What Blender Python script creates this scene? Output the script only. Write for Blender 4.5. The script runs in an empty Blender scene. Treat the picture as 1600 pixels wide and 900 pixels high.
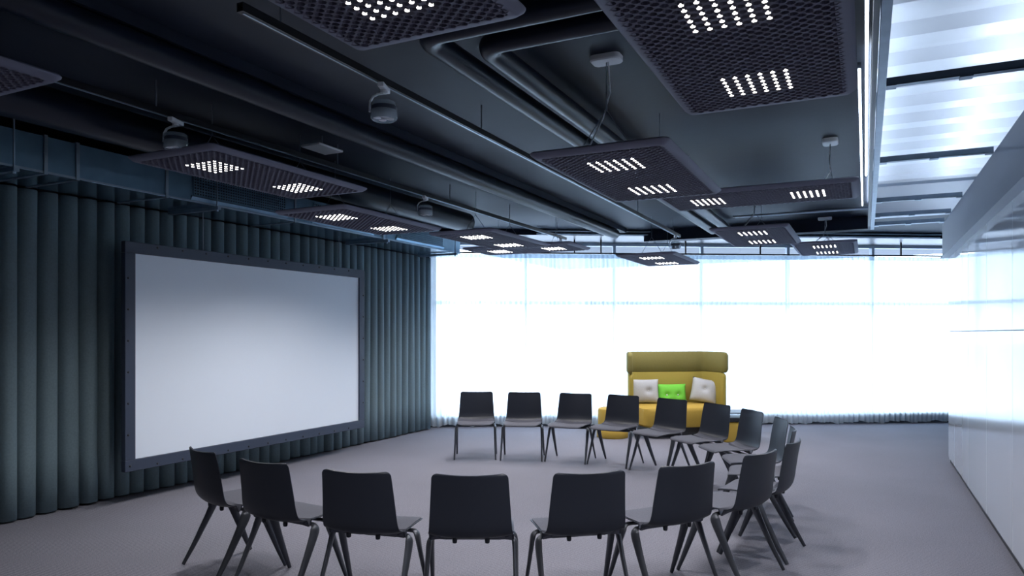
import bpy, bmesh, math, random
from mathutils import Vector, Matrix
random.seed(7)
R = math.radians
S = bpy.context.scene
C = S.collection

# ------------------------------------------------------------------ camera, world, exposure
cam_d = bpy.data.cameras.new('camera'); cam = bpy.data.objects.new('camera', cam_d); C.objects.link(cam)
cam.location = (0, 0, 1.57); cam.rotation_euler = (R(90), 0, R(26.1))
cam_d.sensor_width = 36; cam_d.lens = 25.36; cam_d.shift_y = 0.04375; cam_d.clip_end = 200
S.camera = cam
S.view_settings.view_transform = 'Standard'; S.view_settings.look = 'None'
S.view_settings.gamma = 1; S.view_settings.use_curve_mapping = False
S.view_settings.exposure = 0.0
W = bpy.data.worlds.new('sky'); S.world = W; W.use_nodes = True
bg = W.node_tree.nodes['Background']
bg.inputs[0].default_value = (0.66, 0.82, 1.0, 1); bg.inputs[1].default_value = 16.0
S.cycles.max_bounces = 8; S.cycles.diffuse_bounces = 4; S.cycles.transparent_max_bounces = 12
S.cycles.sample_clamp_indirect = 6
LED_POWER = 8.0
SPOT_POWER = 82.0
TUBE_POWER = 9.0
F0 = Vector((-6.29, 10.23, 0)); FD = Vector((math.cos(R(30)), math.sin(R(30)), 0)); FN = Vector((-FD.y, FD.x, 0))
CEIL = 3.22
DECK_FILL = 34
def fp(s, o, z): p = F0 + FD*s + FN*o; return Vector((p.x, p.y, z))
# daylight: portal that guides the sky through the window wall
pl = bpy.data.lights.new('window_portal', 'AREA'); pl.shape = 'RECTANGLE'; pl.size = 10.4; pl.size_y = 3.0
pl.cycles.is_portal = True
po = bpy.data.objects.new('window_portal', pl); C.objects.link(po)
po.location = fp(4.75, 0.62, 1.65)
po.rotation_euler = (-FN).to_track_quat('-Z', 'Y').to_euler()

# ------------------------------------------------------------------ materials
def mat(name, col, rough=0.6, metal=0.0, spec=0.5, noise=None, bump=None, coat=0, emit=None):
    m = bpy.data.materials.new(name); m.use_nodes = True
    nt = m.node_tree; b = nt.nodes['Principled BSDF']
    b.inputs['Base Color'].default_value = (*col, 1); b.inputs['Roughness'].default_value = rough
    b.inputs['Metallic'].default_value = metal; b.inputs['Specular IOR Level'].default_value = spec
    if coat: b.inputs['Coat Weight'].default_value = coat; b.inputs['Coat Roughness'].default_value = 0.04
    if emit: b.inputs['Emission Color'].default_value = (*emit[0], 1); b.inputs['Emission Strength'].default_value = emit[1]
    tc = None
    if noise or bump: tc = nt.nodes.new('ShaderNodeTexCoord')
    if noise:
        sc, amt = noise
        n = nt.nodes.new('ShaderNodeTexNoise'); n.inputs['Scale'].default_value = sc; n.inputs['Detail'].default_value = 6
        nt.links.new(tc.outputs['Object'], n.inputs['Vector'])
        r = nt.nodes.new('ShaderNodeMapRange'); r.inputs['From Min'].default_value = .3; r.inputs['From Max'].default_value = .7
        r.inputs['To Min'].default_value = 1-amt; r.inputs['To Max'].default_value = 1+amt
        nt.links.new(n.outputs['Fac'], r.inputs['Value'])
        mx = nt.nodes.new('ShaderNodeVectorMath'); mx.operation = 'SCALE'; mx.inputs[0].default_value = col
        nt.links.new(r.outputs[0], mx.inputs['Scale']); nt.links.new(mx.outputs[0], b.inputs['Base Color'])
    if bump:
        sc, st = bump
        n2 = nt.nodes.new('ShaderNodeTexNoise'); n2.inputs['Scale'].default_value = sc; n2.inputs['Detail'].default_value = 3
        nt.links.new(tc.outputs['Object'], n2.inputs['Vector'])
        bp = nt.nodes.new('ShaderNodeBump'); bp.inputs['Strength'].default_value = st; bp.inputs['Distance'].default_value = .01
        nt.links.new(n2.outputs['Fac'], bp.inputs['Height']); nt.links.new(bp.outputs[0], b.inputs['Normal'])
    return m
M = {}
M['ceiling'] = mat('black_painted_ceiling', (.012, .019, .036), .55, spec=.3, noise=(1.3, .15), bump=(6, .1))
M['black'] = mat('black_metal', (.010, .012, .016), .4)
M['pipe'] = mat('black_pipe_paint', (.006, .012, .027), .38, spec=.3)
M['wall'] = mat('dark_wall', (.05, .06, .075), .8)
M['lacquer'] = mat('white_lacquer', (.76, .81, .88), .10, coat=.6)
M['beam'] = mat('grey_painted_steel', (.15, .185, .25), .42)
M['galv'] = mat('galvanised_steel', (.34, .43, .52), .34, metal=.85, noise=(9, .12))
M['steel'] = mat('backlit_galvanised_steel', (.15, .20, .26), .35, metal=.7, noise=(9, .12))  # galvanised steel darkened, its backlit look put into the colour
M['galvduct'] = mat('galvanised_duct_steel', (.17, .30, .42), .30, metal=.6, noise=(5, .12))
M['deck'] = mat('white_steel_deck', (.66, .72, .80), .35, noise=(3, .04))
M['curtain'] = mat('teal_grey_curtain', (.15, .215, .245), .85, noise=(60, .08))
M['frame'] = mat('screen_frame_black', (.040, .055, .090), .5)
M['screen'] = mat('projection_cloth', (.80, .88, .97), .45)
M['panel'] = mat('grey_felt_panel', (.085, .085, .130), .8, noise=(150, .12))
M['rim'] = mat('daylit_felt_rim', (.13, .14, .205), .7)  # lighter than the panel felt: daylight on the chamfered edge painted in
M['led'] = mat('led_lens', (.9, .9, .9), .3, emit=((1, .95, .88), LED_POWER))
M['tube'] = mat('light_tube', (.9, .9, .9), .3, emit=((.80, .90, 1), TUBE_POWER))
M['white'] = mat('white_plastic', (.80, .84, .90), .45)
M['cable'] = mat('grey_cable', (.22, .25, .30), .4, metal=.3)
M['shell'] = mat('dark_plastic_shell', (.015, .019, .030), .42, spec=.35, bump=(300, .03))
M['pad'] = mat('charcoal_seat_felt', (.075, .078, .100), .8, noise=(200, .2), bump=(400, .2))
M['leg'] = mat('anthracite_leg', (.060, .066, .080), .36, metal=.5)
M['mustard'] = mat('mustard_felt', (.44, .29, .045), .85, noise=(120, .08))
M['ochre'] = mat('ochre_felt', (.33, .26, .045), .85, noise=(120, .08))
M['mustard_backlit'] = mat('mustard_felt_backlit', (.22, .195, .06), .85, noise=(120, .08))  # sofa mustard darkened: the upper back's backlit shade put into the colour
M['green'] = mat('green_cushion', (.17, .62, .06), .8, noise=(80, .06))
M['greycush'] = mat('light_grey_cushion', (.50, .52, .56), .85, noise=(140, .10))
M['dark_hole'] = mat('duct_interior', (.01, .012, .016), .8)
M['button'] = mat('cushion_button', (.7, .7, .7), .3)
M['aluminium'] = mat('window_aluminium', (.35, .40, .46), .4, metal=.3)
# carpet: fine ribbed weave
def carpet():
    m = bpy.data.materials.new('ribbed_carpet'); m.use_nodes = True; nt = m.node_tree; b = nt.nodes['Principled BSDF']
    b.inputs['Roughness'].default_value = .9; b.inputs['Specular IOR Level'].default_value = .15
    tc = nt.nodes.new('ShaderNodeTexCoord')
    w = nt.nodes.new('ShaderNodeTexWave'); w.inputs['Scale'].default_value = 16; w.inputs['Distortion'].default_value = 1.2
    w.inputs['Detail'].default_value = 2; w.inputs['Detail Scale'].default_value = 8; w.bands_direction = 'Y'
    n = nt.nodes.new('ShaderNodeTexNoise'); n.inputs['Scale'].default_value = 130; n.inputs['Detail'].default_value = 2
    n2 = nt.nodes.new('ShaderNodeTexNoise'); n2.inputs['Scale'].default_value = .7; n2.inputs['Detail'].default_value = 3
    for q in (w, n, n2): nt.links.new(tc.outputs['Object'], q.inputs['Vector'])
    a = nt.nodes.new('ShaderNodeMath'); a.operation = 'MULTIPLY_ADD'; a.inputs[1].default_value = .35
    nt.links.new(w.outputs['Fac'], a.inputs[0]); nt.links.new(n.outputs['Fac'], a.inputs[2])
    a2 = nt.nodes.new('ShaderNodeMath'); a2.operation = 'MULTIPLY_ADD'; a2.inputs[1].default_value = .25
    nt.links.new(n2.outputs['Fac'], a2.inputs[0]); nt.links.new(a.outputs[0], a2.inputs[2])
    cr = nt.nodes.new('ShaderNodeValToRGB'); cr.color_ramp.elements[0].position = .4; cr.color_ramp.elements[1].position = 1.0
    cr.color_ramp.elements[0].color = (.070, .073, .094, 1); cr.color_ramp.elements[1].color = (.235, .232, .268, 1)
    nt.links.new(a2.outputs[0], cr.inputs[0]); nt.links.new(cr.outputs[0], b.inputs['Base Color'])
    bp = nt.nodes.new('ShaderNodeBump'); bp.inputs['Strength'].default_value = .5; bp.inputs['Distance'].default_value = .006
    nt.links.new(a.outputs[0], bp.inputs['Height']); nt.links.new(bp.outputs[0], b.inputs['Normal'])
    return m
M['carpet'] = carpet()
def thin(name, transp, col, kind='sheer', gloss=0.1):
    m = bpy.data.materials.new(name); m.use_nodes = True; nt = m.node_tree; nt.nodes.clear()
    out = nt.nodes.new('ShaderNodeOutputMaterial'); tr = nt.nodes.new('ShaderNodeBsdfTransparent')
    mx = nt.nodes.new('ShaderNodeMixShader'); nt.links.new(mx.outputs[0], out.inputs[0])
    if kind == 'sheer':
        tl = nt.nodes.new('ShaderNodeBsdfTranslucent'); df = nt.nodes.new('ShaderNodeBsdfDiffuse')
        tl.inputs[0].default_value = (*col, 1); df.inputs[0].default_value = (*col, 1)
        m2 = nt.nodes.new('ShaderNodeMixShader'); m2.inputs[0].default_value = .35
        nt.links.new(tl.outputs[0], m2.inputs[1]); nt.links.new(df.outputs[0], m2.inputs[2])
        # cloth seen edge-on along a pleat is denser
        lw = nt.nodes.new('ShaderNodeLayerWeight'); lw.inputs[0].default_value = .5
        mr = nt.nodes.new('ShaderNodeMapRange'); mr.inputs['To Min'].default_value = 1-transp; mr.inputs['To Max'].default_value = .97
        mr.inputs['From Max'].default_value = .8
        nt.links.new(lw.outputs['Facing'], mr.inputs['Value']); nt.links.new(mr.outputs[0], mx.inputs[0])
        nt.links.new(tr.outputs[0], mx.inputs[1]); nt.links.new(m2.outputs[0], mx.inputs[2])
    else:
        gl = nt.nodes.new('ShaderNodeBsdfGlossy'); gl.inputs['Roughness'].default_value = gloss; gl.inputs[0].default_value = (*col, 1)
        if kind == 'glass':
            lw = nt.nodes.new('ShaderNodeLayerWeight'); pw = nt.nodes.new('ShaderNodeMath'); pw.operation = 'POWER'; pw.inputs[1].default_value = 5
            ma = nt.nodes.new('ShaderNodeMath'); ma.operation = 'MULTIPLY_ADD'; ma.inputs[1].default_value = .9; ma.inputs[2].default_value = .04
            nt.links.new(lw.outputs['Facing'], pw.inputs[0]); nt.links.new(pw.outputs[0], ma.inputs[0]); nt.links.new(ma.outputs[0], mx.inputs[0])
        else: mx.inputs[0].default_value = 1-transp
        nt.links.new(tr.outputs[0], mx.inputs[1]); nt.links.new(gl.outputs[0], mx.inputs[2])
    return m
M['sheer'] = thin('sheer_voile', .07, (.80, .88, .95))
M['tape'] = thin('sheer_heading', .06, (.34, .44, .54))
M['glass'] = thin('window_glass', .9, (.9, .95, 1), 'glass', .02)
M['clear'] = mat('clear_polycarbonate', (.55, .68, .80), .12); M['clear'].node_tree.nodes['Principled BSDF'].inputs['Alpha'].default_value = .38

# ------------------------------------------------------------------ mesh helpers
def finish(name, bm, m, parent=None, smooth=False, autos=False):
    me = bpy.data.meshes.new(name); bmesh.ops.recalc_face_normals(bm, faces=bm.faces); bm.to_mesh(me); bm.free()
    me.materials.append(m)
    if smooth or autos:
        for p in me.polygons: p.use_smooth = True
        if autos:
            me.set_sharp_from_angle(angle=R(40))
    o = bpy.data.objects.new(name, me); C.objects.link(o)
    if parent: o.parent = parent
    return o
def nb(): return bmesh.new()
def box(bm, x0, x1, y0, y1, z0, z1, bev=0, mtx=None, seg=2):
    r = bmesh.ops.create_cube(bm, size=1); vs = r['verts']
    for v in vs:
        v.co = Vector(((x0+x1)/2+v.co.x*(x1-x0), (y0+y1)/2+v.co.y*(y1-y0), (z0+z1)/2+v.co.z*(z1-z0)))
    if bev:
        es = list({e for v in vs for e in v.link_edges})
        g = bmesh.ops.bevel(bm, geom=es, offset=bev, segments=seg, affect='EDGES', profile=.5)
        vs = list({v for f in g['faces'] for v in f.verts} | {v for v in vs if v.is_valid})
    if mtx is not None:
        for v in vs: v.co = mtx @ v.co
    return vs
def tube(bm, pts, r, n=8, cap=True, up=Vector((0, 0, 1)), rr=None):
    """sweep; r float or list; rr optional list of second radii (along the bitangent)"""
    pts = [Vector(p) for p in pts]; N = len(pts)
    rs = r if isinstance(r, (list, tuple)) else [r]*N
    r2 = rr if rr else rs
    rings = []
    for i, p in enumerate(pts):
        t = (pts[min(i+1, N-1)]-pts[max(i-1, 0)]).normalized()
        u = up if abs(t.dot(up)) < .98 else Vector((0, 1, 0))
        a = t.cross(u).normalized(); b = a.cross(t).normalized()
        rings.append([bm.verts.new(p + a*math.cos(2*math.pi*k/n)*rs[i] + b*math.sin(2*math.pi*k/n)*r2[i]) for k in range(n)])
    for i in range(N-1):
        for k in range(n):
            bm.faces.new((rings[i][k], rings[i][(k+1) % n], rings[i+1][(k+1) % n], rings[i+1][k]))
    if cap: bm.faces.new(rings[0]); bm.faces.new(rings[-1][::-1])
def lathe(bm, prof, n=24, c=(0, 0, 0), close=True):
    rings = []
    for (r, z) in prof:
        rings.append([bm.verts.new((c[0]+r*math.cos(2*math.pi*k/n), c[1]+r*math.sin(2*math.pi*k/n), c[2]+z)) for k in range(n)])
    for i in range(len(prof)-1):
        for k in range(n):
            bm.faces.new((rings[i][k], rings[i][(k+1) % n], rings[i+1][(k+1) % n], rings[i+1][k]))
    if close: bm.faces.new(rings[0]); bm.faces.new(rings[-1])
def rrect(hx, hy, r, z, n=5):
    pts = []
    for cx, cy, a0 in ((hx-r, hy-r, 0), (-hx+r, hy-r, 90), (-hx+r, -hy+r, 180), (hx-r, -hy+r, 270)):
        for k in range(n+1):
            a = R(a0+90*k/n); pts.append(Vector((cx+r*math.cos(a), cy+r*math.sin(a), z)))
    return pts
def loft(bm, loops, cap0=True, cap1=True, closed=True):
    rings = [[bm.verts.new(p) for p in l] for l in loops]; n = len(rings[0])
    for i in range(len(rings)-1):
        for k in range(n if closed else n-1):
            bm.faces.new((rings[i][k], rings[i][(k+1) % n], rings[i+1][(k+1) % n], rings[i+1][k]))
    if cap0: bm.faces.new(rings[0])
    if cap1: bm.faces.new(rings[-1])
def empty(name, loc=(0, 0, 0), rz=0, parent=None):
    o = bpy.data.objects.new(name, None); C.objects.link(o); o.location = loc; o.rotation_euler = (0, 0, rz)
    o.empty_display_size = .1
    if parent: o.parent = parent
    return o
def tag(o, label, cat, group=None):
    o['label'] = label; o['category'] = cat
    if group: o['group'] = group
    return o
def struct(o, label=None):
    o['kind'] = 'structure'
    if label: o['label'] = label
    return o
def stuff(o): o['kind'] = 'stuff'; return o
def copy_tree(o, parent=None):
    c = o.copy(); C.objects.link(c)
    if parent: c.parent = parent
    for ch in list(o.children): copy_tree(ch, c)
    return c
def inst(src, parent, loc):
    c = src.copy(); C.objects.link(c); c.parent = parent; c.location = loc; return c

# ------------------------------------------------------------------ setting
bm = nb(); box(bm, -7.2, 3.4, -3.4, 17.5, -.2, 0); struct(finish('floor', bm, M['carpet']), 'grey-violet ribbed carpet floor')
bm = nb(); box(bm, -7.2, .035, -3.4, 10.9, CEIL, CEIL+.3); box(bm, -7.2, 3.4, 10.9, 17.5, CEIL, CEIL+.3)
struct(finish('ceiling', bm, M['ceiling']), 'black painted concrete ceiling')
bm = nb(); box(bm, -7.2, -6.62, -3.4, 10.0, 0, 3.9); struct(finish('wall_left', bm, M['wall']))
bm = nb(); box(bm, -7.2, 3.4, -3.6, -3.4, 0, 3.9); struct(finish('wall_back', bm, M['wall']))
bm = nb(); box(bm, 2.9, 3.1, 10.35, 17.2, 0, 3.22); struct(finish('wall_far_right', bm, M['wall']))
# roof over the open deck
bm = nb(); box(bm, .02, 3.4, -3.4, 10.9, 3.62, 3.8); struct(finish('ceiling_roof', bm, M['ceiling']))
# trapezoid steel deck seen through the open strip
bm = nb(); y = -3.4; prof = []
while y < 10.6:
    prof += [(y, 3.46), (y+.20, 3.46), (y+.27, 3.53), (y+.47, 3.53), (y+.54, 3.46)]; y += .54
a = [bm.verts.new((.03, p[0], p[1])) for p in prof]; b_ = [bm.verts.new((3.3, p[0], p[1])) for p in prof]
for i in range(len(prof)-1):
    if (a[i].co-a[i+1].co).length > 1e-4: bm.faces.new((a[i], a[i+1], b_[i+1], b_[i]))
struct(finish('ceiling_deck', bm, M['deck']), 'white ribbed steel deck above the open ceiling strip')
# white deck edge at the far end
bm = nb(); box(bm, .05, 3.2, 10.45, 10.85, 3.10, 3.45); struct(finish('trim_1', bm, M['deck']))

# right wall of glossy panels
wr = finish('wall_right', (lambda q: (box(q, .935, 3.3, -3.4, 10.22, 0, 2.88), q)[1])(nb()), M['black']); struct(wr, 'glossy white lacquered wall')
bm = nb(); box(bm, .92, 2.9, 10.22, 10.25, 0.0, 2.88); finish('end_panel', bm, M['lacquer'], wr)
ys = [-3.4, -2.4, -1.2, 0, 1.2, 2.4, 3.59, 4.79, 5.98, 7.17, 8.37, 9.57, 10.25]
pm = {}
for i in range(len(ys)-1):
    for (z0, z1) in ((.055, 1.583), (1.591, 2.87)):
        L = round(ys[i+1]-ys[i], 3)
        key = (L, z0)
        if key not in pm:
            bm = nb(); box(bm, -.0125, .0125, .0025, L-.0025, z0, z1, .0015, seg=1)
            o = finish('wall_panel', bm, M['lacquer'], wr); pm[key] = o
        else:
            o = pm[key].copy(); C.objects.link(o); o.parent = wr
        o.location = (.9225, ys[i], 0)
bm = nb(); box(bm, .925, .937, -3.4, 10.25, 0, .055); struct(finish('baseboard_right', bm, M['black']))
# steel beam along the top of the right wall
bm = nb(); box(bm, .85, .905, -3.4, 10.3, 2.50, 2.90); box(bm, .83, .98, -3.4, 10.3, 2.485, 2.50); box(bm, .905, .98, -3.4, 10.3, 2.88, 2.90)
struct(finish('trim_beam', bm, M['beam']), 'pale grey steel beam above the glossy wall')

bm = nb(); box(bm, 3.3, 3.5, -3.4, 10.9, 0, 3.7); struct(finish('wall_outer', bm, M['wall']))
# facade: low sill wall, windows, beam
def fbox(bm, s0, s1, o0, o1, z0, z1):
    m4 = Matrix(((FD.x, FN.x, 0, F0.x), (FD.y, FN.y, 0, F0.y), (0, 0, 1, 0), (0, 0, 0, 1)))
    box(bm, s0, s1, o0, o1, z0, z1, mtx=m4)
bm = nb(); fbox(bm, -1, 11.0, .075, .62, 0, .20); struct(finish('wall_facade', bm, M['wall']), 'low grey sill wall under the windows')
bm = nb(); fbox(bm, -1, 11.0, -.55, .75, 3.13, 3.30); struct(finish('trim_facade', bm, M['pipe']), 'dark downstand beam above the windows')
bm = nb(); fbox(bm, -1, -.15, .1, .3, 0, 3.3); struct(finish('wall_corner', bm, M['wall']))
k = 0; s = -.15
while s < 10.5:
    k += 1; s1 = min(s+1.56, 10.9)
    bm = nb()
    fbox(bm, s, s+.025, .42, .50, .20, 3.13); fbox(bm, s1-.025, s1, .42, .50, .20, 3.13)
    for z in (.20, 2.06, 3.08): fbox(bm, s+.025, s1-.025, .42, .50, z, z+.06)
    w = finish('window_%d' % k, bm, M['aluminium']); struct(w)
    for z0, z1 in ((.26, 2.06), (2.12, 3.08)):
        bm = nb(); fbox(bm, s+.025, s1-.025, .455, .46, z0, z1); finish('pane', bm, M['glass'], w)
    s = s1
# ground slab added outside the windows to cut sky light on the ceiling
bm = nb(); fbox(bm, -60, 70, .75, 120, -.5, -.15); struct(finish('ground', bm, mat('outer_ground', (.34, .36, .40), .9)), 'ground slab added outside the windows')
# unseen fill lights added above beam and channel to brighten the steel deck
for (x, w_, pw) in ((.95, .06, DECK_FILL), (.045, .02, DECK_FILL*.5)):
    ld = bpy.data.lights.new('deck_fill', 'AREA'); ld.shape = 'RECTANGLE'; ld.size = w_; ld.size_y = 5.6; ld.energy = pw; ld.color = (.72, .84, 1)
    lo_ = bpy.data.objects.new('deck_fill', ld); C.objects.link(lo_); lo_.location = (x, 7.4, 2.99 if x > .5 else 3.19); lo_.rotation_euler = (R(180), 0, 0)
# ------------------------------------------------------------------ curtains
def ribbon(bm, pts, zs, shade=None):
    rows = [[bm.verts.new((p[0], p[1], z)) for p in pts] for z in zs]
    for i in range(len(rows)-1):
        for j in range(len(pts)-1):
            bm.faces.new((rows[i][j], rows[i][j+1], rows[i+1][j+1], rows[i+1][j]))
# dark curtain on the left
bm = nb(); pts = []; y = -2.6; n = 0
rnd = random.Random(3)
while y < 9.95:
    P = .165*rnd.uniform(.86, 1.14) * (1.0 if y < 7.0 else .97); A = .050*rnd.uniform(1.35, 1.7)
    for q in range(16):
        t = q/16*2*math.pi
        # rounded folds, undercut on the far side
        pts.append((-6.40 + A*math.sin(t) + .006*math.sin(3*t), y + P*q/16 - .040*math.cos(t) * (1 if q else 1)))
    y += P
ZS = [.02, .5, 1.2, 2.0, 2.785]
rows = []
for zi, z in enumerate(ZS):
    row = []
    for j, p in enumerate(pts):
        w = (1 - z/2.83)
        row.append(bm.verts.new((p[0] + .010*w*math.sin(j*.13+1), p[1] + .012*w*math.sin(j*.071), z + (.006*math.sin(j*.05) if zi == 0 else 0))))
    rows.append(row)
for i in range(len(rows)-1):
    for j in range(len(pts)-1): bm.faces.new((rows[i][j], rows[i][j+1], rows[i+1][j+1], rows[i+1][j]))
dc = finish('pleated_curtain', bm, M['curtain'], smooth=True)
tag(dc, 'dark teal-grey pleated floor-length curtain along the left wall behind the projection screen', 'curtain')
sm = dc.modifiers.new('thick', 'SOLIDIFY'); sm.thickness = .004
# sheer curtain
bm = nb(); pts = []; s = -.22; rnd = random.Random(5)
while s < 9.9:
    P = rnd.uniform(.06, .11); A = rnd.uniform(.012, .030)
    for q in range(6):
        t = q/6*2*math.pi
        pts.append((s+P*q/6, A*math.sin(t) + .02*math.sin(s*1.7)))
    s += P
def sheer_rows(zs, wfun, m, name, parent=None, hem=False):
    bm = nb(); rows = []
    for z in zs:
        row = []
        for j, (s_, o) in enumerate(pts):
            wv = wfun(z)
            zz = z + (.014*math.sin(s_*9)+.010*math.sin(s_*23) if (hem and z < .05) else 0)
            row.append(bm.verts.new(fp(s_, o*wv, zz)))
        rows.append(row)
    for i in range(len(rows)-1):
        for j in range(len(pts)-1): bm.faces.new((rows[i][j], rows[i][j+1], rows[i+1][j+1], rows[i+1][j]))
    return finish(name, bm, m, parent, smooth=True)
sc_ = sheer_rows([.03, .10, 1.0, 2.0, 2.82], lambda z: 1.2-.25*z/2.8, M['sheer'], 'sheer_curtain', hem=True)
tag(sc_, 'white translucent sheer curtain with fine pleats covering the whole window wall', 'curtain')
sheer_rows([2.82, 2.885], lambda z: .75, M['tape'], 'heading_tape', sc_)
rail = empty('curtain_rail', fp(4.8, 0, 2.89)); rail.location = (0, 0, 0)
tag(rail, 'slim black curtain rail on droppers above the sheer curtain', 'rail')
bm = nb(); fbox(bm, -.2, 10, -.02, .02, 2.892, 2.915); finish('rail', bm, M['black'], rail)
for u in (1.2, 2.2, 2.65, 4.10, 5.4, 6.6, 7.9, 9.1):
    bm = nb(); fbox(bm, u-.011, u+.011, -.011, .011, 2.915, 3.13); finish('dropper', bm, M['black'], rail)

# ------------------------------------------------------------------ projection screen
scr = empty('projection_screen', (-6.02, 6.03, 0.31))
tag(scr, 'large white projection screen in a black riveted frame hanging before the dark curtain', 'screen')
L, Hh, fw = 3.46, 2.09, .105
bm = nb()
box(bm, -.012, .012, -L/2+.05, L/2-.05, .05, Hh-.05); finish('screen_cloth', bm, M['screen'], scr)
for nm, a in (('frame_rail', (-L/2, L/2, 0, fw)), ('frame_rail', (-L/2, L/2, Hh-fw, Hh)), ('frame_rail', (-L/2, -L/2+fw, fw, Hh-fw)), ('frame_rail', (L/2-fw, L/2, fw, Hh-fw))):
    bm = nb(); box(bm, -.02, .035, a[0], a[1], a[2], a[3], .004, seg=1); finish(nm, bm, M['frame'], scr)
bm = nb(); lathe(bm, [(.010, 0), (.010, .004), (.006, .007)], 10); stud = finish('rivet', bm, M['black'], scr)
stud.rotation_euler = (0, R(90), 0); stud.location = (.035, -L/2+.05, .05)
sp = []
for i in range(1, 12): sp += [(-L/2+.05+i*(L-.1)/12, .03), (-L/2+.05+i*(L-.1)/12, Hh-.03)]
for i in range(1, 7): sp += [(-L/2+.03, .05+i*(Hh-.1)/7), (L/2-.03, .05+i*(Hh-.1)/7)]
for (yy, zz) in sp: inst(stud, scr, (.035, yy, zz))
for yy in (-.85, 1.25):
    bm = nb(); tube(bm, [(0, yy, Hh), (0, yy, 2.785-.31)], .004, 6); finish('hanging_wire', bm, M['cable'], scr)

# ------------------------------------------------------------------ acoustic light panels
PW, PL = .85, 1.66
def panel_meshes():
    bm = nb()
    hx, hy = PW/2, PL/2
    loft(bm, [rrect(hx-.065, hy-.065, .01, .014), rrect(hx-.065, hy-.065, .01, .003), rrect(hx-.030, hy-.030, .03, .002),
              rrect(hx-.004, hy-.004, .045, .022), rrect(hx, hy, .05, .030), rrect(hx-.006, hy-.006, .045, .038)])
    shell = finish('panel_shell', bm, M['rim'], autos=True)
    bm = nb(); px, py = .0275, .050; n = 8
    nx, ny = 27, 31
    nxh = nx//2
    for i in range(-nxh, nxh+1):
        off = .025 if (i % 2) else 0
        for j in range(-15, 16):
            if off and j == 15: continue
            cx, cy = i*px, j*py+off
            D = [Vector((cx+px, cy, 0)), Vector((cx, cy+.025, 0)), Vector((cx-px, cy, 0)), Vector((cx, cy-.025, 0))]
            dv = [bm.verts.new(p) for p in D]
            r = .0168
            lo = [bm.verts.new((cx+r*1.08*math.cos(2*math.pi*k/n), cy+r*.98*math.sin(2*math.pi*k/n), 0)) for k in range(n)]
            hi = [bm.verts.new((cx+r*.85*math.cos(2*math.pi*k/n), cy+r*.80*math.sin(2*math.pi*k/n), .0125)) for k in range(n)]
            for q in range(4):
                bm.faces.new((dv[q], lo[2*q+1], lo[2*q]))
                bm.faces.new((dv[q], dv[(q+1) % 4], lo[2*q+1]))
                bm.faces.new((dv[(q+1) % 4], lo[(2*q+2) % n], lo[2*q+1]))
            for k in range(n): bm.faces.new((lo[k], lo[(k+1) % n], hi[(k+1) % n], hi[k]))
            bm.faces.new(hi)
    me = bpy.data.meshes.new('cell_grid'); bm.to_mesh(me); bm.free(); me.materials.append(M['panel'])
    grid = bpy.data.objects.new('cell_grid', me); C.objects.link(grid); stuff(grid)
    bm = nb(); lathe(bm, [(.0095, -.0010), (.0110, .0030)], 10); led = finish('led_spot', bm, M['led'])
    return shell, grid, led
shell, grid, led = panel_meshes()
LP = [((2*i-5)*.0275, s_*.425+.025*(1)+(j-3)*.05) for s_ in (-1, 1) for i in range(6) for j in range(6)]
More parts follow.
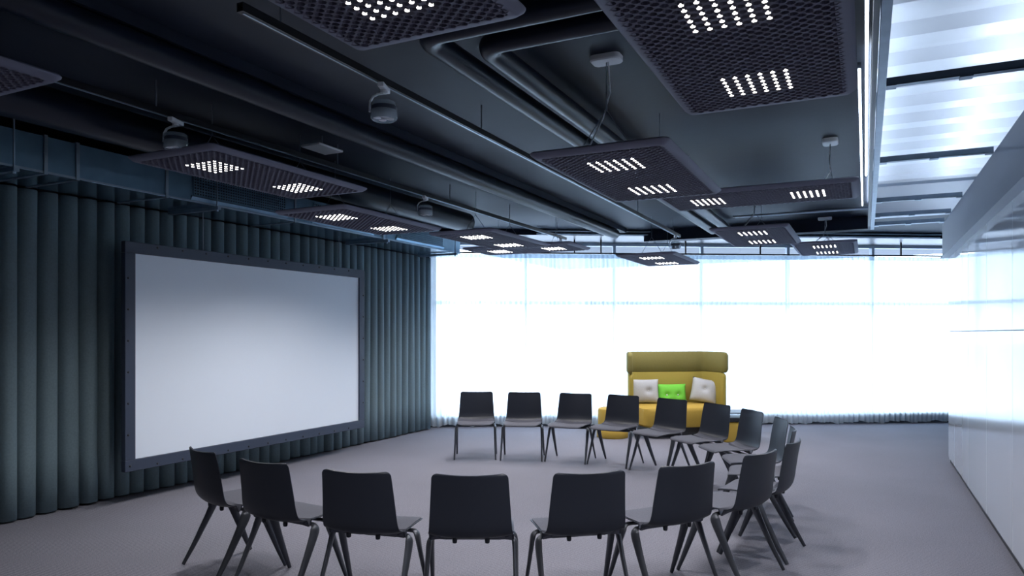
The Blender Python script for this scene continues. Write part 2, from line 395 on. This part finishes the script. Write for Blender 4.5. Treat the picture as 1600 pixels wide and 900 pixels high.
# joined LED clusters for the far panels
bm = nb()
for (x, y) in LP: lathe(bm, [(.0095, -.0010), (.0110, .0030)], 8, (x, y, 0))
ledc = finish('led_cluster', bm, M['led']); stuff(ledc)
first = True
def acoustic_panel(x, y, z, rot, label, near, can_y=-.45, can_visible=True, zc=None):
    global first
    zc = zc or CEIL
    r = empty('acoustic_ceiling_light', (x, y, z), R(90) if rot else 0)
    tag(r, label, 'ceiling light', 'grey perforated acoustic light panels under the ceiling')
    if first: a, b = shell, grid; a.parent = r; b.parent = r
    else: a = inst(shell, r, (0, 0, 0)); b = inst(grid, r, (0, 0, 0))
    if near:
        for i, (lx, ly) in enumerate(LP):
            if first and i == 0: led.parent = r; led.location = (lx, ly, 0)
            else: inst(led, r, (lx, ly, 0))
    else: inst(ledc, r, (0, 0, 0))
    first = False
    for sy in (-.4, .45):
        ld = bpy.data.lights.new('led_beam', 'SPOT'); ld.energy = SPOT_POWER*(.15 if x < -3.9 and y < 3 else 1); ld.spot_size = R(140); ld.spot_blend = .9
        ld.shadow_soft_size = .05; ld.color = (1, .97, .99)
        lo_ = bpy.data.objects.new('led_beam', ld); C.objects.link(lo_); lo_.parent = r; lo_.location = (0, sy, -.02)
    h = zc - z
    if not can_visible:
        for yy in (can_y, -can_y):
            bm = nb(); tube(bm, [(0, yy, h), (0, yy, h*.5)], .0028, 5)
            for sx in (-.17, .17): tube(bm, [(0, yy, h*.5), (sx, yy, .036)], .0028, 5)
            finish('suspension_wire', bm, M['cable'], r)
        return r
    bm = nb(); loft(bm, [rrect(.085, .055, .03, h-.035), rrect(.092, .062, .035, h-.028), rrect(.092, .062, .035, h)])
    c = finish('canopy', bm, M['white'], r, autos=True); c.location = (0, can_y, 0)
    kz = .038 + (h-.038)*.45
    bm = nb(); tube(bm, [(0, can_y, h-.03), (0, can_y, kz)], .0035, 6); tube(bm, [(0, can_y, kz+.10), (0, can_y, kz-.01)], .007, 6)
    finish('suspension_cable', bm, M['cable'], r)
    for sx in (-.17, .17):
        bm = nb(); tube(bm, [(0, can_y, kz), (sx, can_y-.03, .036)], .003, 5); finish('suspension_wire', bm, M['cable'], r)
    bm = nb(); tube(bm, [(.012, can_y, h-.03), (.02, can_y+.01, kz+.1), (-.02, can_y, kz-.05), (-.10, can_y+.02, .12), (-.15, can_y+.05, .055), (-.13, can_y+.10, .04)], .005, 6)
    finish('power_cable', bm, M['white'], r)
    yb = -can_y
    bm = nb(); tube(bm, [(0, yb, h), (0, yb, kz)], .003, 5)
    for sx in (-.17, .17): tube(bm, [(0, yb, kz), (sx, yb, .036)], .003, 5)
    finish('suspension_wire', bm, M['cable'], r)
    return r
panels = [
 (-.46, 3.155, 2.75, 0, 'large grey perforated light panel at the top right, beside the lit tube strip', 1),
 (-1.625, 1.785, 2.82, 0, 'grey perforated light panel at the top centre, cut off by the upper frame edge', 1),
 (-3.965, 1.40, 2.80, 0, 'grey perforated panel of which only one dark corner shows at the left edge', 1),
 (-1.39, 4.74, 2.61, 0, 'grey light panel in mid-ceiling hanging from a white canopy on a forked cable', 1),
 (-.87, 6.74, 2.77, 1, 'grey light panel set crosswise behind the middle one, ending at the tube strip', 1),
 (-4.23, 4.17, 2.77, 0, 'nearest whole grey light panel at left, just under a clear track spot, above the screen', 1),
 (-4.57, 5.92, 2.68, 0, 'second grey light panel in the left row, above the right end of the screen', 0),
 (-4.10, 7.85, 2.69, 0, 'third grey light panel in the left row, overlapping the left end of the sheer curtain', 0),
 (-4.35, 9.35, 2.75, 1, 'farthest grey light panel of the left row, set crosswise before the sheer curtain', 0),
 (-2.72, 10.50, 2.63, 0, 'low hanging grey light panel before the sheer curtain, left above the yellow sofa', 0),
 (-1.15, 9.00, 2.70, 0, 'grey pale-edged light panel, higher of the two overlapping ones at the right before the window', 0),
 (-.52, 11.55, 2.79, 0, 'rearmost grey light panel, lower of the two overlapping ones at the right before the window', 0)]
for i, p in enumerate(panels):
    acoustic_panel(*p, can_y={3: -.62, 4: -.6, 11: -.3, 10: -.3}.get(i, -.45), can_visible=i in (0, 3, 4, 10, 11))
bpy.data.objects.remove(ledc)

# ------------------------------------------------------------------ light tracks, spots, pipes
def track(x, y0, y1, label, rods):
    t = empty('light_track', (x, y0, 3.0)); tag(t, label, 'track')
    Lt = y1-y0
    bm = nb(); box(bm, -.020, .020, 0, Lt, .0, .006); box(bm, -.020, -.014, 0, Lt, .006, .034); box(bm, .014, .020, 0, Lt, .006, .034); box(bm, -.02, .02, 0, Lt, .034, .040)
    finish('track_profile', bm, M['black'], t)
    bm = nb(); box(bm, -.005, .005, .02, Lt-.02, -.003, 0); finish('conductor_strip', bm, M['galv'], t)
    for yy in rods:
        bm = nb(); tube(bm, [(0, yy-y0, .04), (0, yy-y0, CEIL-3.0)], .005, 6); finish('hanger_rod', bm, M['cable'], t)
track(-4.15, .5, 10.35, 'black light track over the left row of ceiling panels', (1.2, 3.2, 5.0, 6.9, 8.4, 10.0))
track(-2.50, 2.35, 10.80, 'black light track running down the middle of the ceiling', (2.6, 4.6, 6.6, 8.6, 10.4))
def spot():
    r = empty('track_spotlight')
    bm = nb(); box(bm, -.018, .018, -.07, .07, -.028, 0, .004); finish('track_adapter', bm, M['white'], r)
    bm = nb(); tube(bm, [(0, 0, -.028), (0, 0, -.045)], .022, 12); finish('swivel', bm, M['white'], r)
    bm = nb(); pts_ = [(-.0, .0, -.045), (-.035, 0, -.048), (-.065, 0, -.062), (-.082, 0, -.09), (-.085, 0, -.125), (-.085, 0, -.150)]
    tube(bm, pts_, .006, 8, rr=[.012]*6, up=Vector((0, 1, 0))); finish('yoke_arm', bm, M['white'], r)
    bm = nb(); lathe(bm, [(.066, -.100), (.074, -.104), (.078, -.125)], 28, close=False); lathe(bm, [(.078, -.148), (.078, -.190), (.070, -.200), (.03, -.202)], 28, close=False)
    finish('clear_housing', bm, M['clear'], r, autos=True)
    bm = nb(); lathe(bm, [(.074, -.125), (.074, -.148)], 28); finish('dark_band', bm, M['frame'], r, autos=True)
    bm = nb(); lathe(bm, [(.066, -.098), (.068, -.106)], 24); finish('top_cap', bm, M['clear'], r)
    for i in range(4):
        a = i*math.pi/2+.5
        bm = nb(); lathe(bm, [(.008, -.155), (.020, -.175), (.024, -.192), (.012, -.196)], 12, (.038*math.cos(a), .038*math.sin(a), 0))
        finish('lens', bm, M['white'], r, autos=True)
    return r
s0 = spot()
sl = [(-4.15, 3.35, 'clear drum spotlight on the left track just above the nearest left panel'),
      (-4.15, 6.40, 'clear drum spotlight midway along the left track'),
      (-4.15, 10.15, 'tiny clear drum spotlight at the far end of the left track'),
      (-2.50, 3.42, 'large clear drum spotlight on the near part of the middle track'),
      (-2.50, 10.55, 'small clear drum spotlight at the far end of the middle track')]
for i, (x, y, lb) in enumerate(sl):
    o = s0 if i == 0 else copy_tree(s0); o.location = (x, y, 3.0); o.rotation_euler = (0, 0, R(20))
    tag(o, lb, 'spotlight', 'clear drum spotlights on the light tracks')
def pipe(name, pts_, r, label, m='pipe', cat='pipe'):
    bm = nb(); tube(bm, pts_, r, 16); o = finish(name, bm, M[m], autos=True); tag(o, label, cat); return o
pipe('ceiling_pipe', [(-3.44, -3.3, 3.08), (-3.44, 10.6, 3.08)], .075, 'thick black pipe running the whole length under the ceiling, left of the middle track')
bm = nb(); box(bm, -3.50, -3.38, -3.3, 11.0, 3.15, CEIL); struct(finish('trim_2', bm, M['ceiling']))
def elbow(cx, yb, x_end, z, r):
    p = [(x_end, yb, z)]; rad = .12
    for k in range(7):
        a = R(90*k/6); p.append((cx+rad-rad*math.sin(a), yb+rad-rad*math.cos(a), z))
    return p
pipe('ceiling_pipe', elbow(-2.03, 3.10, 0.0, 3.09, .06)+[(-2.03, 10.9, 3.09)], .062, 'black elbow pipe turning at the top centre, outer one of the pair')
pipe('ceiling_pipe', elbow(-1.82, 3.36, 0.0, 3.10, .06)+[(-1.82, 10.9, 3.10)], .062, 'black elbow pipe turning at the top centre, inner one of the pair')
pipe('round_duct', [(-4.85, -3.3, 3.06), (-4.85, 8.5, 3.06)], .13, 'wide black round duct above the left row of panels', cat='duct')
for y, z, lb in ((10.02, 3.13, 'nearer thin pale conduit crossing the far ceiling'), (10.22, 3.15, 'farther thin pale conduit crossing the far ceiling')):
    pipe('conduit', [(-1.6, y, z), (.05, y, z)], .012, lb, 'galv', 'conduit')
for o_, z, lb in ((-.62, 3.19, 'upper thin pipe along the beam over the windows'), (-.60, 3.145, 'lower thin pipe along the beam over the windows')):
    pipe('conduit', [fp(1.5, o_, z), fp(8.2, o_, z)], .012, lb, 'galv', 'conduit')
bm = nb(); box(bm, -3.2, .03, 11.35, 11.6, 3.04, CEIL); struct(finish('trim_3', bm, M['ceiling']))
# white ceiling tile
ap = empty('access_point', (-4.08, 4.72, 3.10)); tag(ap, 'small white rectangular access point hanging under the left ceiling', 'access point')
bm = nb(); box(bm, -.10, .10, -.15, .15, 0, .02, .006); finish('cover', bm, M['white'], ap)
bm = nb(); tube(bm, [(0, 0, .02), (0, 0, CEIL-3.10)], .005, 6); finish('rod', bm, M['cable'], ap)

# ------------------------------------------------------------------ open strip on the right
rl = empty('strip_channel', (0, 0, 0)); tag(rl, 'galvanised channel with dark cable slot along the left edge of the open deck strip', 'rail')
bm = nb(); box(bm, .060, .064, -1, 10.4, 2.90, 2.97); box(bm, .064, .10, -1, 10.4, 2.90, 2.904); box(bm, .064, .10, -1, 10.4, 2.966, 2.97); finish('galvanised_rail', bm, M['steel'], rl)
bm = nb(); box(bm, .030, .056, -1, 10.3, 2.93, 3.18); finish('cable_slot', bm, M['black'], rl)
for y in (0.5, 2.4, 4.4, 6.33, 8.28, 9.4):
    bm = nb(); tube(bm, [(.08, y+.03, 2.97), (.08, y+.03, 3.46)], .006, 6); finish('rod', bm, M['steel'], rl)
for y, w_, lb in ((.45, .05, 'one near the camera, overhead'), (2.42, .05, 'second overhead'), (4.40, .05, 'nearest in view, wide'), (6.35, .05, 'second in view'), (8.25, .04, 'third in view'), (9.30, .06, 'fourth in view, doubled profile'), (10.05, .10, 'last and broadest, before the deck ends')):
    b = empty('cross_rail', (.1, y, 2.90))
    tag(b, 'galvanised cross rail under the white deck, ' + lb, 'rail', 'galvanised cross rails of the open strip')
    bm = nb(); box(bm, .002, .748, -w_/2, w_/2, 0, .004); box(bm, .002, .748, -w_/2, -w_/2+.004, 0, .042); box(bm, .002, .748, w_/2-.004, w_/2, 0, .042)
    finish('channel', bm, M['steel'], b)
    bm = nb(); box(bm, .001, .05, -w_/2-.012, w_/2+.012, -.006, .0); finish('bracket', bm, M['steel'], b)
    bm = nb(); box(bm, .70, .748, -w_/2-.012, w_/2+.012, -.006, .0); finish('bracket', bm, M['steel'], b)
    bm = nb(); box(bm, .34, .40, -w_/2-.004, w_/2+.004, -.008, 0); finish('clip', bm, M['steel'], b)
def tube_light(x, y0, y1, z, lb):
    t = empty('tube_light', (x, y0, z)); tag(t, lb, 'tube light', 'lit tubes along the open strip')
    bm = nb(); tube(bm, [(0, 0, 0), (0, y1-y0, 0)], .007, 10); finish('tube', bm, M['tube'], t, smooth=True)
    bm = nb(); box(bm, -.009, .009, 0, y1-y0, .008, .04); finish('batten', bm, M['beam'], t)
tube_light(.006, -.5, 7.2, 2.98, 'long lit tube along the open strip, right one, ending midway')
tube_light(-.030, 4.35, 9.0, 3.00, 'thinner lit tube along the open strip, left one, starting at the top right panel')

# ------------------------------------------------------------------ ventilation duct on the left
dk = empty('ventilation_duct', (-5.985, 0, 2.80)); tag(dk, 'galvanised rectangular ventilation duct running above the dark curtain', 'duct')
cuts = [-2.6, -.9, .85, 2.6, 3.40, 3.65, 4.47, 6.10, 7.73, 9.72]
for i in range(len(cuts)-1):
    bm = nb(); box(bm, -.325, .325, cuts[i]+.004, cuts[i+1]-.004, 0, .28); finish('duct_section', bm, M['galvduct'], dk)
M['galvbright'] = mat('rolled_zinc_sheet', (.42, .54, .64), .16, metal=1)
bm = nb(); box(bm, -.325, .325, -2.6, 9.71, -.006, -.0005); finish('underside_sheet', bm, M['galvbright'], dk)
for c in cuts[1:-1]:
    bm = nb(); box(bm, -.335, .337, c-.014, c+.014, -.012, .29); finish('flange', bm, M['galv'], dk)
bm = nb(); box(bm, .322, .332, -2.6, 9.72, -.004, .012); finish('edge_strip', bm, M['galv'], dk)
def grille(y0, y1):
    bm = nb(); box(bm, .325, .329, y0, y1, .065, .25); g = finish('grille', bm, M['dark_hole'], dk)
    bm = nb()
    n_ = int((y1-y0)/.030)
    for i in range(n_+1): box(bm, .329, .337, y0+i*(y1-y0)/n_-.005, y0+i*(y1-y0)/n_+.005, .065, .25)
    for i in range(8): box(bm, .329, .337, y0, y1, .065+i*.185/7-.005, .065+i*.185/7+.005)
    stuff(finish('lattice', bm, M['galvduct'], g))
    bm = nb(); loft(bm, [[Vector((.325, y0-.03, .060)), Vector((.35, y0-.03, .045)), Vector((.325, y0-.03, 0.012))], [Vector((.325, y1+.03, .060)), Vector((.35, y1+.03, .045)), Vector((.325, y1+.03, .012))]]); finish('grille_lip', bm, M['galvduct'], dk)
grille(4.76, 5.95); grille(8.03, 9.19); grille(6.4, 7.5)
for y in (.9, 3.15, 5.0, 7.75, 9.5):
    bm = nb(); box(bm, -.30, .40, y-.02, y+.02, -.045, -.012); finish('support_strut', bm, M['galv'], dk)
    for x in (.365,):
        bm = nb(); tube(bm, [(x, y, -.05), (x, y, CEIL-2.80)], .006, 6); tube(bm, [(x, y, -.06), (x, y, -.045)], .013, 8); finish('threaded_rod', bm, M['galv'], dk)
bm = nb(); box(bm, -6.40, -6.30, -2.6, 10.0, 2.815, 2.86)
bm.free()

# ------------------------------------------------------------------ chairs
def interp(tab, t):
    for i in range(len(tab)-1):
        if t <= tab[i+1][0]:
            u = (t-tab[i][0])/(tab[i+1][0]-tab[i][0]); return [a*(1-u)+b*u for a, b in zip(tab[i][1:], tab[i+1][1:])]
    return list(tab[-1][1:])
def catmull(pts, m):
    out = []; P = [Vector(p) for p in pts]; P = [2*P[0]-P[1]] + P + [2*P[-1]-P[-2]]
    for i in range(1, len(P)-2):
        for k in range(m):
            t = k/m; a, b, c, d = P[i-1], P[i], P[i+1], P[i+2]
            out.append(.5*((2*b)+(-a+c)*t+(2*a-5*b+4*c-d)*t*t+(-a+3*b-3*c+d)*t**3))
    out.append(P[-2]); return out
prof = catmull([(.235, .425, 0), (.215, .440, 0), (.12, .446, 0), (0, .440, 0), (-.10, .434, 0), (-.165, .440, 0), (-.205, .468, 0), (-.225, .520, 0), (-.238, .600, 0), (-.258, .715, 0), (-.276, .802, 0)], 4)
def _dens(p):
    o = []
    for i in range(len(p)-1):
        k = 5 if i in (0, 1) or i >= len(p)-4 else 1
        o += [p[i].lerp(p[i+1], j/k) for j in range(k)]
    return o+[p[-1]]
prof = _dens(prof)
cum = [0]
for i in range(1, len(prof)): cum.append(cum[-1]+(prof[i]-prof[i-1]).length)
TOT = cum[-1]
def surf(i, u, lift=0, shrink=0, r0=.055, r1=.027):
    s_ = cum[i]; p = prof[i]
    t = s_/TOT
    w = interp([(0, .215), (.12, .232), (.40, .238), (.50, .236), (.6, .228), (1.0, .207)], t)[0] - shrink
    d0, d1 = s_, TOT-s_
    if d0 < r0: w = w-r0+math.sqrt(max(0, r0*r0-(r0-d0)**2))
    if d1 < r1: w = w-r1+math.sqrt(max(0, r1*r1-(r1-d1)**2))
    tan = (prof[min(i+1, len(prof)-1)]-prof[max(i-1, 0)]).normalized()
    nrm = Vector((-tan.y, tan.x, 0))   # in (y,z) plane
    nrm = -nrm if (nrm.y < 0 and t < .4) or (t >= .4 and nrm.x < 0) else nrm
    cv = interp([(0, .004), (.3, .012), (.45, .020), (.6, .028), (1, .034)], t)[0]
    q = p + nrm*(cv*u*u + lift)
    return Vector((w*u, q.x, q.y)), nrm
NU = 10
def make_chair():
    r = empty('conference_chair')
    for nm, i0, i1, lift, sh, th, mt in (('shell', 0, len(prof)-1, 0, 0, .011, 'shell'), ('seat_pad', 2, 30, .004, .010, .006, 'pad')):
        bm = nb(); rows = []; top = []
        for i in range(i0, i1+1):
            a, b = [], []
            for k in range(NU+1):
                u = -1+2*k/NU
                sh2 = sh
                if nm == 'seat_pad' and i > i1-3: sh2 = sh + (i-(i1-3))*.006
                p, n_ = surf(i, u, lift, sh2)
                nn = Vector((0, n_.x, n_.y))
                e = 1-abs(u)**6*.6
                a.append(bm.verts.new(p+nn*(th*.5*e))); b.append(bm.verts.new(p-nn*(th*.5*e)))
            rows.append(a); top.append(b)
        for G, fl in ((rows, 0), (top, 1)):
            for i in range(len(G)-1):
                for k in range(NU): bm.faces.new((G[i][k], G[i][k+1], G[i+1][k+1], G[i+1][k]))
        for i in range(len(rows)-1):
            for k in (0, NU): bm.faces.new((rows[i][k], rows[i+1][k], top[i+1][k], top[i][k]))
        for i in (0, -1):
            for k in range(NU): bm.faces.new((rows[i][k], rows[i][k+1], top[i][k+1], top[i][k]))
        finish(nm, bm, M[mt], r, autos=True)
    for sy in (1, -1):
        bm = nb(); tube(bm, [(-.16, .055*sy, .412), (.16, .055*sy, .412)], .012, 10, rr=[.012]*2, up=Vector((0, 0, 1))); finish('cross_bar', bm, M['leg'], r, autos=True)
        for sx in (1, -1):
            pts_ = catmull([(.15*sx, .055*sy, .412), (.212*sx, .052*sy, .414), (.234*sx, .055*sy, .405), (.243*sx, .064*sy, .375), (.246*sx, .100*sy-.005, .29), (.250*sx, .175*sy-.015, .13), (.254*sx, .238*sy-.025, .004)], 4)
            n_ = len(pts_); ra = []; rb = []
            for i, p in enumerate(pts_):
                t = i/(n_-1)
                x_, y_ = interp([(0, .011, .014), (.3, .012, .022), (.45, .0155, .033), (.55, .015, .031), (1, .0095, .013)], t)
                ra.append(y_); rb.append(x_)
            bm = nb(); tube(bm, pts_, ra, 10, rr=rb, up=Vector((1, 0, .35)).normalized() if False else Vector((sx*1.0, 0, .6)).normalized())
            lg = finish('leg', bm, M['leg'], r, autos=True)
    for sx in (-.09, .09):
        bm = nb(); lathe(bm, [(.004, -.018), (.012, -.015), (.014, -.004), (.014, .010)], 12, (sx, -.150, .424)); finish('mounting_knob', bm, M['shell'], r, autos=True)
    return r
ch0 = make_chair()
CX, CY = -3.08, 5.84
BT = [(-4.538, 8.223), (-3.94, 8.41), (-3.285, 8.555), (-2.654, 8.56), (-1.989, 8.317), (-1.408, 7.938), (-.975, 7.43), (-.64, 6.795), (-.50, 6.15),
      (-.429, 5.45), (-.570, 4.825), (-.905, 4.205), (-1.340, 3.722), (-1.905, 3.37), (-2.526, 3.175), (-3.225, 3.175), (-3.905, 3.315)]
YAW = {1: 26, 2: 21, 3: 14}
LB = ['dark conference chair at the far left end of the back row, beside the dark curtain',
 'dark conference chair second from left in the back row before the sheer curtain',
 'dark conference chair third from left in the back row, next before the arc curves',
 'dark conference chair in the far arc just left of the yellow sofa',
 'dark conference chair in the far arc before the green cushion of the sofa',
 'dark conference chair in the far arc before the right end of the sofa',
 'dark conference chair in the far arc just right of the sofa, seat turned left',
 'dark chair seen side-on at the right of the ring, farthest of the tightly overlapped ones',
 'dark chair at the right of the ring almost hidden behind the side-on chair backs',
 'dark chair at the right outermost point of the ring with curved back edge on',
 'dark chair on the near right of the ring, back turned, partly hiding the side-on chairs',
 'dark chair with its back turned, two places right of the one straight ahead',
 'dark chair with its back turned, immediately right of the one straight ahead',
 'dark chair with its back square to the viewer at the bottom centre',
 'dark chair with its back turned, left of the one straight ahead, seat showing at right',
 'dark chair with its back turned, second from left in the near arc',
 'dark chair leftmost in the near arc, before the lower edge of the screen']
for i, (bx_, by_) in enumerate(BT):
    d = Vector((CX-bx_, CY-by_, 0)).normalized()
    ang = math.atan2(-d.x, d.y)   # local +Y -> d
    if i+1 == 1: ang = R(180+26.1)
    if i+1 == 2: ang = R(180+20)
    o = ch0 if i == 0 else copy_tree(ch0)
    fw_ = Vector((-math.sin(ang), math.cos(ang), 0))
    o.location = (bx_+fw_.x*.272, by_+fw_.y*.272, 0); o.rotation_euler = (0, 0, ang)
    tag(o, LB[i], 'chair', 'dark conference chairs set in a ring')

# ------------------------------------------------------------------ lounge corner
so = empty('high_back_sofa', (-2.62, 11.0, 0), R(26.1+8))   # local -Y faces the room
so.location = (-2.62, 11.14, 0)
tag(so, 'mustard high-backed sofa with wrap-around wings before the sheer curtain', 'sofa')
def upath(wb, wl, spl, y0, r=.10):
    """plan path left wing front -> back -> right wing front"""
    a = R(spl)
    BL, BR = Vector((-wb/2, y0, 0)), Vector((wb/2, y0, 0))
    dl, dr = Vector((-math.sin(a), -math.cos(a), 0)), Vector((math.sin(a), -math.cos(a), 0))
    def corner(P, din, dout):
        A, B = P-din*r, P+dout*r; return [(A*(1-t)**2 + P*2*t*(1-t) + B*t*t) for t in (0, .25, .5, .75, 1)]
    return [BL+dl*wl, BL+dl*wl*.55] + corner(BL, -dl, Vector((1, 0, 0))) + [Vector((0, y0, 0))] + corner(BR, Vector((1, 0, 0)), dr) + [BR+dr*wl*.55, BR+dr*wl]
def band(name, z0, z1, path, th, m, rnd=.05):
    bm = nb(); loops = []
    n = len(path)
    L_ = [0]
    for i in range(1, n): L_.append(L_[-1]+(path[i]-path[i-1]).length)
    # resample so that the ends can be rounded
    ss = [0, .01, .03, .06, .1] + [L_[-1]*k/40 for k in range(3, 38)] + [L_[-1]-.1, L_[-1]-.06, L_[-1]-.03, L_[-1]-.01, L_[-1]]
    def at_(s_):
        for i in range(n-1):
            if s_ <= L_[i+1]+1e-9: u = (s_-L_[i])/(L_[i+1]-L_[i]); return path[i].lerp(path[i+1], u), (path[i+1]-path[i]).normalized()
    for s_ in sorted(ss):
        p, t = at_(min(s_, L_[-1])); nrm = Vector((-t.y, t.x, 0))
        e = min(s_, L_[-1]-s_); k = 1 if e > .09 else math.sqrt(max(.0, 1-((.09-e)/.09)**2))
        ins = (1-k)*.07; tt = th/2*(.25+.75*min(1, k*1.2))
        za, zb = z0+ins, z1-ins; q = tt*.6
        loops.append([p+nrm*tt+Vector((0, 0, za+q)), p+nrm*tt+Vector((0, 0, zb-q)), p+nrm*tt*.5+Vector((0, 0, zb)), p-nrm*tt*.5+Vector((0, 0, zb)),
                      p-nrm*tt+Vector((0, 0, zb-q)), p-nrm*tt+Vector((0, 0, za+q)), p-nrm*tt*.5+Vector((0, 0, za)), p+nrm*tt*.5+Vector((0, 0, za))])
    loft(bm, loops); return finish(name, bm, m, so, autos=True)
band('lower_backrest', .18, .948, upath(1.24, .52, 15, .42), .075, M['ochre'])
band('upper_backrest', .944, 1.27, upath(1.27, .55, 15, .43), .085, M['mustard_backlit'])
bm = nb(); pts_ = [(-.62, .38), (.62, .38), (.70, .0), (.66, -.38), (.56, -.47), (0, -.50), (-.56, -.47), (-.66, -.38), (-.70, .0)]
def poly(sc, z): return [Vector((x*sc, y*sc, z)) for x, y in pts_]
loft(bm, [poly(.96, .17), poly(1, .20), poly(1, .40), poly(.985, .44), poly(.94, .46)]); finish('seat', bm, M['mustard'], so, autos=True)
bm = nb(); loft(bm, [poly(.85, .0), poly(.85, .17)]); finish('plinth', bm, M['black'], so)
def cushion(name, w, h, t, m, label, loc, rot, buttons, parent_rot):
    bm = nb(); n = 14; g = []
    for s_ in (1, -1):
        rows = []
        for i in range(n+1):
            row = []
            for j in range(n+1):
                u, v = -1+2*i/n, -1+2*j/n
                e = (1-abs(u)**2.6)*(1-abs(v)**2.6)
                y_ = t/2*max(0, e)**.55
                for (bx2, bz2) in buttons: y_ -= t*.32*math.exp(-(((u*w/2-bx2)**2+(v*h/2-bz2)**2)/.0016))
                pin = 1-.05*(1-abs(u)**2)*abs(v)**2; pin2 = 1-.05*(1-abs(v)**2)*abs(u)**2
                row.append(bm.verts.new((u*w/2*pin2, -s_*max(y_, 0.001), v*h/2*pin)))
            rows.append(row)
        for i in range(n):
            for j in range(n): bm.faces.new((rows[i][j], rows[i+1][j], rows[i+1][j+1], rows[i][j+1]))
    bmesh.ops.remove_doubles(bm, verts=bm.verts, dist=.0021)
    root = empty('cushion', loc); root.rotation_euler = rot
    tag(root, label, 'cushion', 'cushions on the mustard sofa')
    c = finish('cover', bm, m, root, smooth=True); c.location = (0, 0, h/2)
    for (bx2, bz2) in buttons:
        bm = nb(); lathe(bm, [(.004, -.004), (.013, -.002), (.013, .004), (.006, .008)], 12)
        b = finish('button', bm, M['button'], root, smooth=True); b.rotation_euler = (R(90), 0, 0); b.location = (bx2, -(t*.5-t*.32)-.004, h/2+bz2)
sr = R(34.1)
def sl_(x, y, z): v = Matrix.Rotation(sr, 4, 'Z') @ Vector((x, y, z)); return (so.location.x+v.x, so.location.y+v.y, z)
cushion('c', .45, .38, .15, M['greycush'], 'light grey square cushion with one button at the left end of the mustard sofa', sl_(-.44, .20, .468), (R(-12), 0, sr-R(6)), [(.05, 0.0)], sr)
cushion('c', .48, .30, .13, M['green'], 'bright green oblong cushion with two buttons in the middle of the sofa', sl_(.02, .24, .465), (R(-12), 0, sr), [(-.09, -.03), (.09, -.03)], sr)
cushion('c', .42, .38, .15, M['greycush'], 'light grey tilted cushion with one button at the right end of the mustard sofa', sl_(.48, .15, .475), (R(-14), R(10), sr-R(22)), [(0, .02)], sr)
# pouf
pf = empty('round_pouf', (-3.42, 10.42, 0)); tag(pf, 'low round mustard pouf at the left of the sofa behind the chairs', 'pouf')
bm = nb(); lathe(bm, [(.20, .12), (.215, .14), (.22, .40), (.21, .43), (.18, .445)], 32, ); finish('seat', bm, M['mustard'], pf, autos=True)
bm = nb(); lathe(bm, [(.225, 0), (.235, .012), (.235, .10), (.225, .12)], 32); finish('base_ring', bm, M['mustard'], pf, autos=True)
# side table
st = empty('side_table', (-1.66, 10.88, 0), R(26.1)); tag(st, 'mustard block side table with black two-tier top, right of the sofa', 'side table')
bm = nb(); box(bm, -.26, .26, -.2, .2, 0, .30, .03); finish('block', bm, M['mustard'], st, autos=True)
bm = nb(); box(bm, -.28, .28, -.22, .22, .30, .355, .006); finish('tray', bm, M['black'], st)
bm = nb(); box(bm, -.28, .28, -.22, .22, .415, .43, .003); finish('table_top', bm, M['black'], st)
for sx in (-.25, .25):
    for sy in (-.19, .19):
        bm = nb(); box(bm, sx-.01, sx+.01, sy-.01, sy+.01, .355, .415); finish('post', bm, M['black'], st)
